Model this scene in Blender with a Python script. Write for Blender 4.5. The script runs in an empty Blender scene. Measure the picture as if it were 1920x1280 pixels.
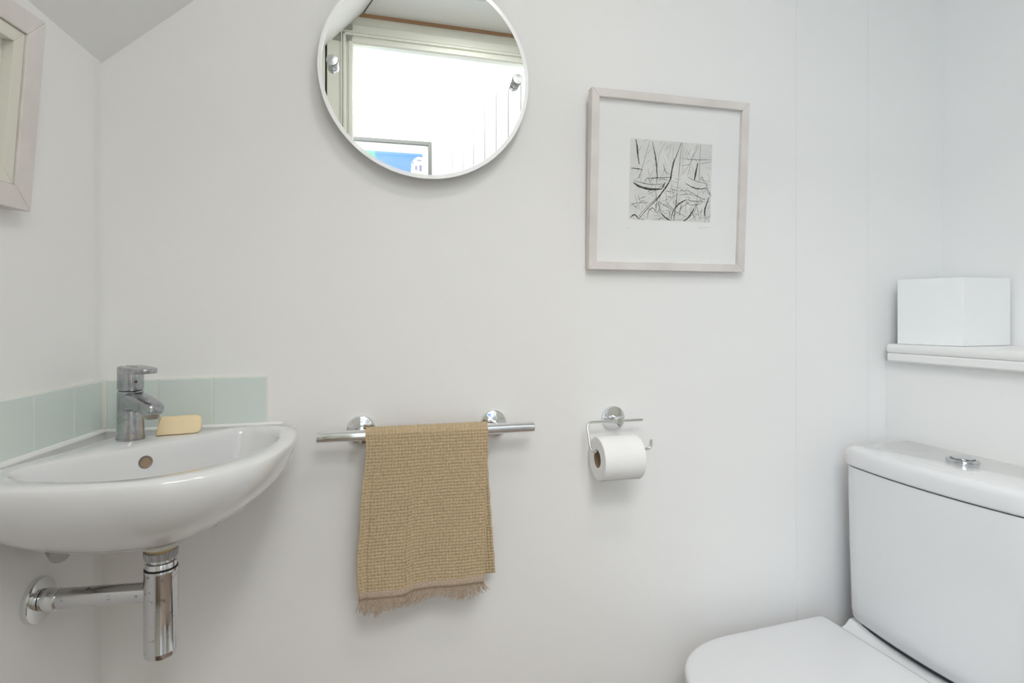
import bpy, math, random
from math import sin, cos, pi, radians, sqrt
from mathutils import Vector
from mathutils.bvhtree import BVHTree

random.seed(7)
scn = bpy.context.scene
COL = scn.collection

# ------------------------------------------------------------------ camera, world, lights, exposure
HC = 1.07                      # camera height above the floor (m)
FPX, HOR, YAW = 1060.0, 585.0, radians(14.04)
cam_d = bpy.data.cameras.new('camera')
cam_d.sensor_width = 36.0
cam_d.lens = 36.0 * FPX / 1920.0
cam_d.shift_y = (HOR - 640.0) / 1920.0
cam_d.clip_start = 0.01
cam = bpy.data.objects.new('camera', cam_d)
COL.objects.link(cam)
cam.location = (0, 0, HC)
cam.rotation_euler = (pi / 2, 0, -YAW)
scn.camera = cam

world = bpy.data.worlds.new('world')
scn.world = world
world.use_nodes = True
bg = world.node_tree.nodes['Background']
bg.inputs[0].default_value = (0.75, 0.87, 1.0, 1)
bg.inputs[1].default_value = 1.0

def area(name, loc, aim, sx, sy, power, color):
    d = bpy.data.lights.new(name, 'AREA')
    d.shape = 'RECTANGLE'
    d.size, d.size_y = sx, sy
    d.energy = power
    d.color = color
    o = bpy.data.objects.new(name, d)
    COL.objects.link(o)
    o.location = loc
    o.rotation_euler = Vector(aim).to_track_quat('-Z', 'Y').to_euler()
    return o

area('hall_overhead_fill', (-0.05, -0.66, 2.58), (0, 0.0, -1), 1.3, 0.72, 27.0, (1.0, 0.985, 0.97))  # unseen overhead source, added to brighten the hall and light the bathroom
area('hall_window_fill', (-0.66, -1.125, 1.38), (0, 1, 0), 0.56, 1.05, 6.0, (0.38, 0.68, 1.0))  # cool unseen source, added to throw light through the doorway

scn.view_settings.view_transform = 'Standard'
scn.view_settings.look = 'None'
scn.view_settings.gamma = 1.0
scn.view_settings.use_curve_mapping = False
scn.view_settings.exposure = 0.86
scn.cycles.diffuse_bounces = 8
scn.cycles.max_bounces = 14
scn.cycles.sample_clamp_indirect = 6.0

# ------------------------------------------------------------------ photo pixel -> direction helpers
CT, ST = cos(YAW), sin(YAW)
CAMP = Vector((0, 0, HC))
def ray(x, y):
    a = (x - 960.0) / FPX
    return Vector((CT * a + ST, -ST * a + CT, -(y - HOR) / FPX))
def on_y(x, y, Y):
    r = ray(x, y)
    return CAMP + r * (Y / r.y)
def on_z(x, y, Z):
    r = ray(x, y)
    return CAMP + r * ((Z - HC) / r.z)

# ------------------------------------------------------------------ mesh helpers: geometry = (verts, faces)
def join(*gs):
    V, F = [], []
    for v, f in gs:
        n = len(V)
        V += [tuple(p) for p in v]
        F += [tuple(i + n for i in q) for q in f]
    return V, F

WORLD = lambda a, b, c: (a, b, c)

def fbox(a0, a1, b0, b1, c0, c1, F=WORLD):
    v = [F(a, b, c) for c in (c0, c1) for b in (b0, b1) for a in (a0, a1)]
    f = [(0, 2, 3, 1), (4, 5, 7, 6), (0, 1, 5, 4), (2, 6, 7, 3), (0, 4, 6, 2), (1, 3, 7, 5)]
    return v, f

def prism(poly, c0, c1, F=WORLD):
    n = len(poly)
    v = [F(a, b, c0) for a, b in poly] + [F(a, b, c1) for a, b in poly]
    f = [tuple(range(n - 1, -1, -1)), tuple(range(n, 2 * n))]
    for i in range(n):
        j = (i + 1) % n
        f.append((i, j, n + j, n + i))
    return v, f

def loft(rings, cap0=True, cap1=True, closed=True):
    n = len(rings[0])
    v = [tuple(p) for r in rings for p in r]
    f = []
    for k in range(len(rings) - 1):
        for i in range(n if closed else n - 1):
            j = (i + 1) % n
            f.append((k * n + i, k * n + j, (k + 1) * n + j, (k + 1) * n + i))
    if cap0:
        f.append(tuple(range(n - 1, -1, -1)))
    if cap1:
        f.append(tuple((len(rings) - 1) * n + i for i in range(n)))
    return v, f

def basis(axis):
    w = Vector(axis).normalized()
    t = Vector((0, 0, 1)) if abs(w.z) < 0.9 else Vector((1, 0, 0))
    u = w.cross(t).normalized()
    return u, w.cross(u).normalized(), w

def lathe(profile, origin, axis, n=40):
    u, v, w = basis(axis)
    o = Vector(origin)
    rings = []
    for r, h in profile:
        rings.append([o + w * h + (u * cos(2 * pi * i / n) + v * sin(2 * pi * i / n)) * max(r, 1e-5) for i in range(n)])
    return loft(rings)

def ring_geo(r0, r1, h0, h1, origin, axis, n=72):
    """flat ring (washer) with thickness"""
    u, v, w = basis(axis)
    o = Vector(origin)
    rings = []
    for r, h in ((r0, h0), (r0, h1), (r1, h1), (r1, h0), (r0, h0)):
        rings.append([o + w * h + (u * cos(2 * pi * i / n) + v * sin(2 * pi * i / n)) * r for i in range(n)])
    return loft(rings, False, False)

def tube(pts, r, n=12, cap=True):
    pts = [Vector(p) for p in pts]
    rad = r if isinstance(r, (list, tuple)) else [r] * len(pts)
    rings, prev = [], None
    for i, p in enumerate(pts):
        d = (pts[min(i + 1, len(pts) - 1)] - pts[max(i - 1, 0)]).normalized()
        if prev is None:
            u, v, _ = basis(d)
        else:
            u = (prev - d * prev.dot(d)).normalized()
            v = d.cross(u)
        prev = u
        rings.append([p + (u * cos(2 * pi * k / n) + v * sin(2 * pi * k / n)) * rad[i] for k in range(n)])
    return loft(rings, cap, cap)

def fillet(pts, r, n=6):
    """round the inner corners of a polyline"""
    pts = [Vector(p) for p in pts]
    out = [pts[0]]
    for i in range(1, len(pts) - 1):
        p, a, b = pts[i], pts[i - 1], pts[i + 1]
        rr = min(r, (a - p).length * .49, (b - p).length * .49)
        A, B = p + (a - p).normalized() * rr, p + (b - p).normalized() * rr
        for k in range(n + 1):
            t = k / n
            out.append(A * (1 - t) ** 2 + p * 2 * t * (1 - t) + B * t * t)
    out.append(pts[-1])
    return out

def catmull(P, n=10, closed=False):
    P = [Vector(p) for p in P]
    m = len(P)
    out = []
    for i in range(m if closed else m - 1):
        g = (lambda k: P[k % m]) if closed else (lambda k: P[max(0, min(m - 1, k))])
        a, b, c_, d = g(i - 1), g(i), g(i + 1), g(i + 2)
        for k in range(n):
            t = k / n
            out.append(0.5 * ((2 * b) + (c_ - a) * t + (2 * a - 5 * b + 4 * c_ - d) * t * t + (3 * b - a - 3 * c_ + d) * t ** 3))
    if not closed:
        out.append(P[-1])
    return out

def wloc(o):
    p = Vector((0, 0, 0))
    while o is not None:
        p += o.location
        o = o.parent
    return p

def obj(name, geo, mat, parent=None, smooth=True, bevel=0.0, seg=2, ang=35, origin=None):
    """one mesh object; geometry is given in world metres"""
    v, f = geo
    org = Vector(origin) if origin is not None else Vector((0, 0, 0))
    off = wloc(parent) + org
    me = bpy.data.meshes.new(name)
    me.from_pydata([(p[0] - off.x, p[1] - off.y, p[2] - off.z) for p in v], [], f)
    me.update()
    import bmesh
    bm = bmesh.new()
    bm.from_mesh(me)
    bmesh.ops.recalc_face_normals(bm, faces=bm.faces)
    bm.to_mesh(me)
    bm.free()
    if mat is not None:
        me.materials.append(mat)
    if smooth:
        me.shade_smooth()
        me.set_sharp_from_angle(angle=radians(ang))
    o = bpy.data.objects.new(name, me)
    COL.objects.link(o)
    o.location = org
    if parent is not None:
        o.parent = parent
    if bevel > 0:
        b = o.modifiers.new('bevel', 'BEVEL')
        b.width = bevel
        b.segments = seg
        b.limit_method = 'ANGLE'
        b.angle_limit = radians(40)
        b.harden_normals = False
    return o

def thing(name, label, cat, loc, group=None):
    o = bpy.data.objects.new(name, None)
    o.empty_display_size = 0.05
    COL.objects.link(o)
    o.location = loc
    o['label'] = label
    o['category'] = cat
    if group:
        o['group'] = group
    return o

def tag(o, label, cat, group=None):
    o['label'] = label
    o['category'] = cat
    if group:
        o['group'] = group
    return o

def struct(name, geo, mat, label, cat='wall', **kw):
    o = obj(name, geo, mat, **kw)
    o['kind'] = 'structure'
    o['label'] = label
    o['category'] = cat
    return o

# ------------------------------------------------------------------ materials
def pmat(name, col, rough=0.5, metal=0.0, coat=0.0, spec=None, sss=0.0):
    m = bpy.data.materials.new(name)
    m.use_nodes = True
    p = m.node_tree.nodes['Principled BSDF']
    p.inputs['Base Color'].default_value = (*col, 1)
    p.inputs['Roughness'].default_value = rough
    p.inputs['Metallic'].default_value = metal
    p.inputs['Coat Weight'].default_value = coat
    p.inputs['Coat Roughness'].default_value = 0.04
    if spec is not None:
        p.inputs['Specular IOR Level'].default_value = spec
    if sss:
        p.inputs['Subsurface Weight'].default_value = sss
        p.inputs['Subsurface Radius'].default_value = (0.01, 0.006, 0.003)
        p.inputs['Subsurface Scale'].default_value = 1.0
    return m

def noise_nodes(m, scale, detail=3.0, stretch=None):
    nt = m.node_tree
    tc = nt.nodes.new('ShaderNodeTexCoord')
    n = nt.nodes.new('ShaderNodeTexNoise')
    n.inputs['Scale'].default_value = scale
    n.inputs['Detail'].default_value = detail
    src = tc.outputs['Object']
    if stretch:
        mp = nt.nodes.new('ShaderNodeMapping')
        mp.inputs['Scale'].default_value = stretch
        nt.links.new(src, mp.inputs['Vector'])
        src = mp.outputs['Vector']
    nt.links.new(src, n.inputs['Vector'])
    return n

def add_bump(m, scale, strength, dist=0.001, detail=3.0, stretch=None):
    nt = m.node_tree
    n = noise_nodes(m, scale, detail, stretch)
    b = nt.nodes.new('ShaderNodeBump')
    b.inputs['Strength'].default_value = strength
    b.inputs['Distance'].default_value = dist
    nt.links.new(n.outputs['Fac'], b.inputs['Height'])
    nt.links.new(b.outputs['Normal'], nt.nodes['Principled BSDF'].inputs['Normal'])
    return m

def add_ramp(m, scale, stops, detail=3.0, stretch=None, sock='Base Color'):
    nt = m.node_tree
    n = noise_nodes(m, scale, detail, stretch)
    r = nt.nodes.new('ShaderNodeValToRGB')
    e = r.color_ramp.elements
    while len(e) < len(stops):
        e.new(0.5)
    for k, (pos, c) in enumerate(stops):
        e[k].position = pos
        e[k].color = (*c, 1) if isinstance(c, (tuple, list)) else (c, c, c, 1)
    nt.links.new(n.outputs['Fac'], r.inputs['Fac'])
    nt.links.new(r.outputs['Color'], nt.nodes['Principled BSDF'].inputs[sock])
    return m

M = {}
M['wall'] = add_bump(pmat('wall_paint', (0.86, 0.849, 0.838), 0.6), 60, 0.08)
M['ceiling'] = add_bump(pmat('ceiling_paint', (0.84, 0.838, 0.825), 0.7), 40, 0.08)
M['gloss_paint'] = add_bump(pmat('gloss_paint', (0.83, 0.82, 0.80), 0.35), 50, 0.06)
M['sage_paint'] = add_bump(pmat('casing_paint', (0.88, 0.89, 0.80), 0.4), 50, 0.05)
M['hall_white'] = add_bump(pmat('hall_paint', (0.84, 0.84, 0.845), 0.6), 50, 0.05)
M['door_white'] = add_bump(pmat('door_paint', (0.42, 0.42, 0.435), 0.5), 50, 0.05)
M['brown_strip'] = pmat('brown_strip', (0.42, 0.24, 0.13), 0.6)
M['floor'] = add_ramp(pmat('floor_wood', (0.25, 0.16, 0.1), 0.4), 6, [(0.3, (0.17, 0.125, 0.09)), (0.7, (0.31, 0.24, 0.18))], 6, (1, 12, 1))
M['porcelain'] = pmat('porcelain', (0.765, 0.763, 0.765), 0.12, coat=0.6)
M['seat_plastic'] = pmat('seat_plastic', (0.72, 0.72, 0.73), 0.25)
M['sealant'] = pmat('sealant', (0.88, 0.88, 0.86), 0.35)
M['old_sealant'] = add_ramp(pmat('old_sealant', (0.8, 0.76, 0.70), 0.5), 30, [(0.35, (0.84, 0.82, 0.78)), (0.75, (0.70, 0.64, 0.56))])
M['chrome'] = pmat('chrome', (0.80, 0.81, 0.82), 0.06, 1.0)
M['spotted_chrome'] = add_ramp(pmat('spotted_chrome', (0.66, 0.66, 0.67), 0.1, 1.0), 130, [(0.0, (0.66, 0.66, 0.67)), (0.63, (0.66, 0.66, 0.67)), (0.70, (0.36, 0.34, 0.33))], 2)
M['spotted_chrome'].node_tree.nodes['Principled BSDF'].inputs['Roughness'].default_value = 0.1
M['worn_chrome'] = add_ramp(pmat('worn_chrome', (0.5, 0.5, 0.5), 0.2, 1.0), 38, [(0.28, (0.40, 0.46, 0.45)), (0.45, (0.50, 0.51, 0.52)), (0.58, (0.42, 0.41, 0.44)), (0.72, (0.45, 0.37, 0.22))], 4)
add_ramp(M['worn_chrome'], 60, [(0.3, 0.10), (0.7, 0.36)], 4, sock='Roughness')
M['satin_chrome'] = pmat('satin_chrome', (0.58, 0.59, 0.61), 0.14, 1.0)
M['brass'] = pmat('brass', (0.55, 0.36, 0.12), 0.3, 1.0)
M['aerator'] = pmat('aerator_metal', (0.42, 0.38, 0.31), 0.3, 1.0)
M['grey_plastic'] = pmat('grey_plastic', (0.45, 0.44, 0.42), 0.45)
M['flange_white'] = pmat('flange_white', (0.70, 0.68, 0.62), 0.35)
M['ribbed_metal'] = pmat('ribbed_metal', (0.45, 0.45, 0.46), 0.35, 0.9)
M['dark'] = pmat('rubber_and_gap_shade', (0.02, 0.02, 0.02), 0.5)  # black rubber, also painted into gaps in place of their shade
M['overflow'] = pmat('overflow_metal', (0.30, 0.26, 0.23), 0.3, 0.8)
M['red_dot'] = pmat('indicator', (0.12, 0.06, 0.07), 0.4)
M['tile'] = pmat('frosted_glass_tile', (0.69, 0.765, 0.725), 0.28, coat=0.25, spec=0.6)
M['grout'] = add_bump(pmat('grout', (0.80, 0.80, 0.74), 0.8), 200, 0.2)
M['soap'] = pmat('soap', (0.90, 0.73, 0.46), 0.45, sss=0.25)
M['wood_wash'] = add_ramp(pmat('whitewashed_wood', (0.78, 0.73, 0.70), 0.6), 14, [(0.25, (0.66, 0.61, 0.58)), (0.6, (0.76, 0.71, 0.68)), (0.85, (0.80, 0.765, 0.74))], 5, (1, 1, 1))
M['mat_board'] = pmat('mat_board', (0.88, 0.874, 0.865), 0.8)
M['cream_slip'] = pmat('cream_slip', (0.75, 0.735, 0.64), 0.7)
M['print_paper'] = add_ramp(pmat('print_paper', (0.78, 0.79, 0.77), 0.85), 25, [(0.3, (0.70, 0.695, 0.675)), (0.7, (0.80, 0.79, 0.77))])
M['ink'] = pmat('etching_ink', (0.05, 0.05, 0.052), 0.8)
M['ink_mid'] = pmat('etching_ink_mid', (0.15, 0.15, 0.15), 0.8)
M['ink_pale'] = pmat('etching_ink_pale', (0.42, 0.42, 0.41), 0.8)
M['pencil'] = pmat('pencil_mark', (0.62, 0.62, 0.61), 0.8)
M['rust'] = pmat('rust_tint', (0.62, 0.50, 0.42), 0.8)
M['mirror'] = pmat('mirror_silver', (0.93, 0.94, 0.93), 0.0, 1.0)
M['mirror_edge'] = pmat('polished_edge', (0.98, 0.98, 0.98), 0.2, coat=1.0)
M['towel'] = add_ramp(pmat('towel_cotton', (0.42, 0.33, 0.2), 0.95), 240, [(0.3, (0.49, 0.375, 0.23)), (0.7, (0.59, 0.46, 0.29))], 2)
M['towel'].node_tree.nodes['Principled BSDF'].inputs['Sheen Weight'].default_value = 0.2
M['fringe'] = add_ramp(pmat('fringe_cotton', (0.5, 0.4, 0.3), 0.95), 400, [(0.3, (0.40, 0.30, 0.22)), (0.7, (0.58, 0.47, 0.36))], 2)
M['paper_roll'] = add_bump(pmat('tissue', (0.88, 0.87, 0.86), 0.9), 300, 0.15)
M['card'] = pmat('cardboard', (0.34, 0.24, 0.16), 0.85)
M['white_box'] = pmat('white_card', (0.86, 0.86, 0.86), 0.6)
M['grey_frame'] = pmat('grey_frame', (0.075, 0.078, 0.075), 0.5)
M['blue'] = pmat('print_blue', (0.035, 0.12, 0.30), 0.6)
M['green'] = pmat('print_green', (0.06, 0.24, 0.15), 0.6)
M['pale_yellow'] = pmat('print_cream', (0.42, 0.42, 0.30), 0.6)
M['lilac'] = pmat('print_lilac', (0.10, 0.10, 0.21), 0.6)
M['lamp_white'] = pmat('lamp_white', (0.85, 0.85, 0.85), 0.4)

def pane_material():
    m = bpy.data.materials.new('clear_pane')
    m.use_nodes = True
    nt = m.node_tree
    nt.nodes.clear()
    out = nt.nodes.new('ShaderNodeOutputMaterial')
    mix = nt.nodes.new('ShaderNodeMixShader')
    tr = nt.nodes.new('ShaderNodeBsdfTransparent')
    tr.inputs[0].default_value = (0.995, 0.996, 0.995, 1)
    gl = nt.nodes.new('ShaderNodeBsdfGlossy')
    gl.inputs['Roughness'].default_value = 0.01
    lw = nt.nodes.new('ShaderNodeLayerWeight')
    lw.inputs['Blend'].default_value = 0.5
    pw = nt.nodes.new('ShaderNodeMath')
    pw.operation = 'POWER'
    pw.inputs[1].default_value = 5.0
    nt.links.new(lw.outputs['Facing'], pw.inputs[0])
    fr = nt.nodes.new('ShaderNodeMath')
    fr.operation = 'MULTIPLY_ADD'
    fr.inputs[1].default_value = 0.6
    fr.inputs[2].default_value = 0.018
    nt.links.new(pw.outputs[0], fr.inputs[0])
    nt.links.new(fr.outputs[0], mix.inputs[0])
    nt.links.new(tr.outputs[0], mix.inputs[1])
    nt.links.new(gl.outputs[0], mix.inputs[2])
    nt.links.new(mix.outputs[0], out.inputs[0])
    return m
M['pane'] = pane_material()

# ------------------------------------------------------------------ the room
YB = 1.10                                    # back wall surface
CX = -0.4435                                 # left corner on the back wall
E2 = Vector((-0.141, -0.990))                # along the left wall, towards the door
NL = Vector((0.990, -0.141))                 # left wall normal, into the room
def FL(s, off, z):                           # left-wall frame
    return (CX + E2.x * s + NL.x * off, YB + E2.y * s + NL.y * off, z)
RX = 1.369                                   # right corner on the back wall
RA = radians(7.0)
GB = Vector((sin(RA), -cos(RA)))             # along the right wall, towards the door
NB = Vector((-cos(RA), -sin(RA)))            # right wall normal, into the room
def FR(k, m, z):
    return (RX + GB.x * k + NB.x * m, YB + GB.y * k + NB.y * m, z)
DA = math.atan(0.03)                       # the door wall is a little out of parallel
DU, DN = Vector((cos(DA), -sin(DA))), Vector((sin(DA), cos(DA)))
def FD(u, n, z):                             # door wall frame: u from the left jamb, n into the room
    return (-0.07 + DU.x * u + DN.x * n, -0.11 + DU.y * u + DN.y * n, z)
ZC = 2.215                                   # flat ceiling
HEAD, DOORW = 2.10, 0.765

wb = struct('wall_back', fbox(-0.75, 1.75, YB, YB + 0.1, -0.05, 2.7), M['wall'], 'white painted back wall with faint upright panel joints', smooth=False)
for px in (1493, 1628):
    x = on_y(px, 600, YB).x
    obj('joint_bead', join(fbox(x - 0.0022, x + 0.0022, YB - 0.0005, YB + 0.002, 0, ZC)), M['gloss_paint'], wb, smooth=False, bevel=0.0004)
struct('wall_left', fbox(-0.15, 1.5, -0.1, 0.0, -0.05, 2.7, FL), M['wall'], 'white painted left wall below the sloping ceiling', smooth=False)
t1 = struct('trim_1', fbox(0.004, 0.0205, 0.0, 0.0006, 0.0, 1.52, FL), M['gloss_paint'], 'narrow white painted strip up the left corner', 'trim', smooth=False, bevel=0.0005)
struct('wall_right', fbox(-0.15, 1.6, -0.1, 0.0, -0.05, 2.7, FR), M['wall'], 'white painted right wall above the shelf', smooth=False)
struct('floor', fbox(-2.0, 2.2, -1.6, 1.4, -0.06, 0.0), M['floor'], 'brown wooden floor', 'floor', smooth=False)

# sloping ceiling on the left (ruled surface) and the flat ceiling
A_ = Vector((CX - 0.02, YB + 0.02, 1.4875 - 0.0176))
B_ = Vector((0.381, YB + 0.02, ZC + 0.0))
C_ = Vector((-0.045, -0.14, ZC + 0.0))
D_ = Vector((-0.645, -0.14, 1.585))
NU, NV = 12, 12
v, f = [], []
for k in range(2):
    for j in range(NV + 1):
        for i in range(NU + 1):
            s, t = i / NU, j / NV
            p = (A_ * (1 - s) + B_ * s) * (1 - t) + (D_ * (1 - s) + C_ * s) * t
            v.append((p.x, p.y, p.z + 0.08 * k))
n1 = (NU + 1) * (NV + 1)
for k in range(2):
    for j in range(NV):
        for i in range(NU):
            a = k * n1 + j * (NU + 1) + i
            f.append((a, a + 1, a + NU + 2, a + NU + 1))
struct('ceiling_slope', (v, f), M['ceiling'], 'pale sloping ceiling rising from the left corner', 'ceiling')
struct('ceiling', prism([(B_.x, YB + 0.05), (1.75, YB + 0.05), (1.75, -0.3), (-0.04, -0.15)], ZC, ZC + 0.08), M['ceiling'], 'flat white ceiling', 'ceiling', smooth=False)

# door wall with its opening, casing, and the boarded door standing open into the hall
struct('wall_front', join(
    fbox(-0.75, 0.0, -0.11, 0.0, -0.05, 2.7, FD),
    fbox(DOORW, 1.75, -0.11, 0.0, -0.05, 2.7, FD),
    fbox(0.0, DOORW, -0.03, 0.0, HEAD, 2.7, FD)), M['sage_paint'], 'pale sage wall around the doorway, seen in the mirror', smooth=False)
cas = struct('trim_2', join(fbox(-0.09, 0.006, 0.0, 0.012, 0.0, HEAD + 0.068, FD), fbox(DOORW - 0.006, DOORW + 0.09, 0.0, 0.012, 0.0, HEAD + 0.068, FD),
                            fbox(-0.09, DOORW + 0.09, 0.0, 0.012, HEAD - 0.006, HEAD + 0.068, FD)), M['sage_paint'],
             'pale sage moulded casing round the doorway, seen in the mirror', 'trim', smooth=False, bevel=0.003)
for (a, b, d) in ((-0.012, 0.002, 0.018), (-0.032, -0.022, 0.021), (-0.040, -0.034, 0.018)):
    obj('moulding', join(fbox(a, b, 0.012, d, 0.0, HEAD - a, FD), fbox(DOORW - b, DOORW - a, 0.012, d, 0.0, HEAD - a, FD),
                         fbox(a, DOORW - a, 0.012, d, HEAD - b, HEAD - a, FD)), M['sage_paint'], cas, smooth=False, bevel=0.002)
obj('side_board', fbox(-0.5, -0.097, 0.0, 0.03, 0.0, 2.08, FD), M['sage_paint'], cas, smooth=False, bevel=0.002)
obj('gap_shade_strip', fbox(-0.097, -0.091, 0.0, 0.004, 0.0, 2.1, FD), M['dark'], cas, smooth=False)  # dark strip standing in for the shade inside the gap
struct('trim_3', fbox(-0.05, 1.5, 0.0, 0.010, ZC - 0.011, ZC + 0.004, FD), M['brown_strip'], 'thin brown wooden strip where the ceiling meets the door wall', 'trim', smooth=False, bevel=0.002)

d0, d1 = Vector((0.357, -0.75)), Vector((0.690, -0.225))
dl = (d1 - d0).length
du = (d1 - d0) / dl
dn = Vector((-du.y, du.x))
def FDoor(a, b, z):
    return (d0.x + du.x * a + dn.x * b, d0.y + du.y * a + dn.y * b, z)
door = struct('door_1', join(fbox(0.03, dl - 0.03, -0.040, -0.020, 0.25, 0.37, FDoor), fbox(0.03, dl - 0.03, -0.040, -0.020, 1.6, 1.72, FDoor)),
              M['hall_white'], 'white boarded door standing open into the hall, seen in the mirror', 'door', smooth=False, bevel=0.003)
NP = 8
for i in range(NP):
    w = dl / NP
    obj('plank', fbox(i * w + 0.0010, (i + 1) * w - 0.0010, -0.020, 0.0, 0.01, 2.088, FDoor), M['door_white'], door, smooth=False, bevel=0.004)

# right-hand boxing and the shelf on it
SHZ = 0.9955
struct('wall_right_lower', fbox(-0.05, 1.3, -0.02, 0.169, -0.05, 0.9545, FR), M['gloss_paint'], 'white painted boxing behind the toilet cistern', smooth=False)

# hall beyond the door
struct('wall_hall', join(fbox(-1.6, -0.95, -1.22, -1.12, -0.05, 2.7), fbox(-0.37, 1.7, -1.22, -1.12, -0.05, 2.7), fbox(-0.95, -0.37, -1.22, -1.12, -0.05, 0.84), fbox(-0.95, -0.37, -1.22, -1.12, 1.92, 2.7),
                         fbox(-1.62, -1.52, -1.2, -0.1, -0.05, 2.7), fbox(1.6, 1.7, -1.2, -0.1, -0.05, 2.7), fbox(-1.6, -0.72, -0.22, -0.12, -0.05, 2.7)),
       M['hall_white'], 'bright white hall walls beyond the doorway, seen in the mirror', smooth=False)
win = struct('fill_window_1', join(fbox(-0.95, -0.91, -1.20, -1.15, 0.84, 1.92), fbox(-0.41, -0.37, -1.20, -1.15, 0.84, 1.92), fbox(-0.91, -0.41, -1.20, -1.15, 0.84, 0.88), fbox(-0.91, -0.41, -1.20, -1.15, 1.88, 1.92)),  # unseen window, added as the opening for the cool hall light
             M['hall_white'], 'white framed window added unseen in the hall wall for fill light', 'window', smooth=False, bevel=0.004)
obj('pane', fbox(-0.91, -0.41, -1.18, -1.174, 0.88, 1.88), M['pane'], win, smooth=False)
struct('ceiling_hall', join(fbox(-1.7, -0.72, -1.25, 0.0, 2.6, 2.68), fbox(0.62, 1.75, -1.25, -0.1, 2.6, 2.68), fbox(-0.72, 0.62, -1.25, -1.03, 2.6, 2.68), fbox(-0.72, 0.62, -0.29, -0.1, 2.6, 2.68)),  # opening is placed to suit the added overhead light
       M['hall_white'], 'white hall ceiling with an opening for the added overhead light', 'ceiling', smooth=False)

# ------------------------------------------------------------------ splashback of frosted glass tiles on the two walls
ZR = HC - 0.202                              # top of the basin deck
tz0, tz1 = ZR + 0.004, ZR + 0.004 + 0.082
sb = thing('tile_splashback', 'row of three pale green glass tiles on back wall behind tap', 'tiles', (CX + 0.15, YB, tz0))
xr = on_y(501.5, 750, YB).x
edges = [CX + 0.010, on_y(299, 750, YB).x, on_y(401, 750, YB).x, xr]
for i in range(3):
    obj('tile', fbox(edges[i] + 0.0012, edges[i + 1] - 0.0012, YB - 0.008, YB - 0.0015, tz0, tz1), M['tile'], sb, smooth=False, bevel=0.0012)
obj('grout', fbox(CX + 0.004, xr + 0.0004, YB - 0.0062, YB, tz0 - 0.002, tz1 + 0.0015), M['grout'], sb, smooth=False)
def s_of(px):
    r = ray(px, 750)
    t = (CX * NL.x + YB * NL.y) / (r.x * NL.x + r.y * NL.y)
    return (Vector((r.x * t - CX, r.y * t - YB))).dot(E2)
sl = thing('tile_splashback', 'row of pale green glass tiles on left wall meeting the corner', 'tiles', FL(0.15, 0, tz0))
e0, e1, e2_ = 0.010, s_of(129), s_of(51)
wt = e2_ - e1
se = [e0, e1, e2_, e2_ + wt, e2_ + 1.3 * wt]
for i in range(4):
    obj('tile', fbox(se[i] + 0.0012, se[i + 1] - 0.0012, 0.0015, 0.008, tz0, tz1, FL), M['tile'], sl, smooth=False, bevel=0.0012)
obj('grout', fbox(0.004, se[-1] + 0.0004, 0.0, 0.0062, tz0 - 0.002, tz1 + 0.0015, FL), M['grout'], sl, smooth=False)

# ------------------------------------------------------------------ corner basin
def SK(p, q):                                # skew coordinates along the two walls
    return Vector((CX + p + E2.x * q, YB + E2.y * q))
curve = [(0.272, 0.002), (0.305, 0.016), (0.328, 0.058), (0.342, 0.12), (0.347, 0.185), (0.338, 0.262), (0.303, 0.322), (0.240, 0.350),
         (0.17, 0.354), (0.10, 0.345), (0.045, 0.330), (0.012, 0.312), (0.002, 0.285)]
cpts = [(p.x, p.y) for p in catmull([SK(*c) for c in curve], 12)]
outer = [tuple(SK(0.002, 0.002))] + cpts
inner = [(p.x, p.y) for p in catmull([SK(*c) for c in ((0.2289, 0.030), (0.285, 0.052), (0.313, 0.108), (0.318, 0.172), (0.297, 0.246), (0.2486, 0.306),
                                                     (0.190, 0.325), (0.1184, 0.312), (0.064, 0.287), (0.040, 0.248), (0.062, 0.205), (0.110, 0.160), (0.157, 0.120), (0.198, 0.066))], 10, True)]
cc = SK(0.195, 0.195)
drain = Vector((-0.3006, 0.937))
def hit(poly, c, ang):
    d = Vector((cos(ang), sin(ang)))
    best = None
    for i in range(len(poly)):
        a, b = Vector(poly[i]) - c, Vector(poly[(i + 1) % len(poly)]) - c
        e = b - a
        den = d.x * e.y - d.y * e.x
        if abs(den) < 1e-12:
            continue
        t = (a.x * e.y - a.y * e.x) / den
        u = (a.x * d.y - a.y * d.x) / den
        if t > 0 and -1e-6 <= u <= 1 + 1e-6 and (best is None or t > best):
            best = t
    return c + d * best
NA = 144
a0 = math.atan2((SK(0.002, 0.002) - cc).y, (SK(0.002, 0.002) - cc).x)
angs = [a0 + 2 * pi * i / NA for i in range(NA)]
O = [hit(outer, cc, a) for a in angs]
I = [hit(inner, cc, a) for a in angs]
ub = drain + Vector((-0.022, -0.028))
rings = []
for z, s in ((-0.122, 0.02), (-0.122, 0.15), (-0.119, 0.29), (-0.111, 0.45), (-0.097, 0.61), (-0.078, 0.77), (-0.056, 0.895), (-0.035, 0.97), (-0.018, 0.998)):
    rings.append([(ub.x + (p.x - ub.x) * s, ub.y + (p.y - ub.y) * s, ZR + z) for p in O])
def sc(P, c, s, z):
    return [(c.x + (p.x - c.x) * s, c.y + (p.y - c.y) * s, ZR + z) for p in P]
rings.append(sc(O, cc, 1.0, -0.010))
rings.append(sc(O, cc, 0.997, -0.004))
rings.append(sc(O, cc, 0.985, -0.0006))
rings.append([(o[0] * .5 + i_[0] * .5, o[1] * .5 + i_[1] * .5, ZR) for o, i_ in zip(sc(O, cc, .985, 0), sc(I, cc, 1.03, 0))])
rings.append(sc(I, cc, 1.035, 0.0))
rings.append(sc(I, cc, 1.005, -0.0025))
rings.append(sc(I, cc, 0.985, -0.009))
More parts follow.
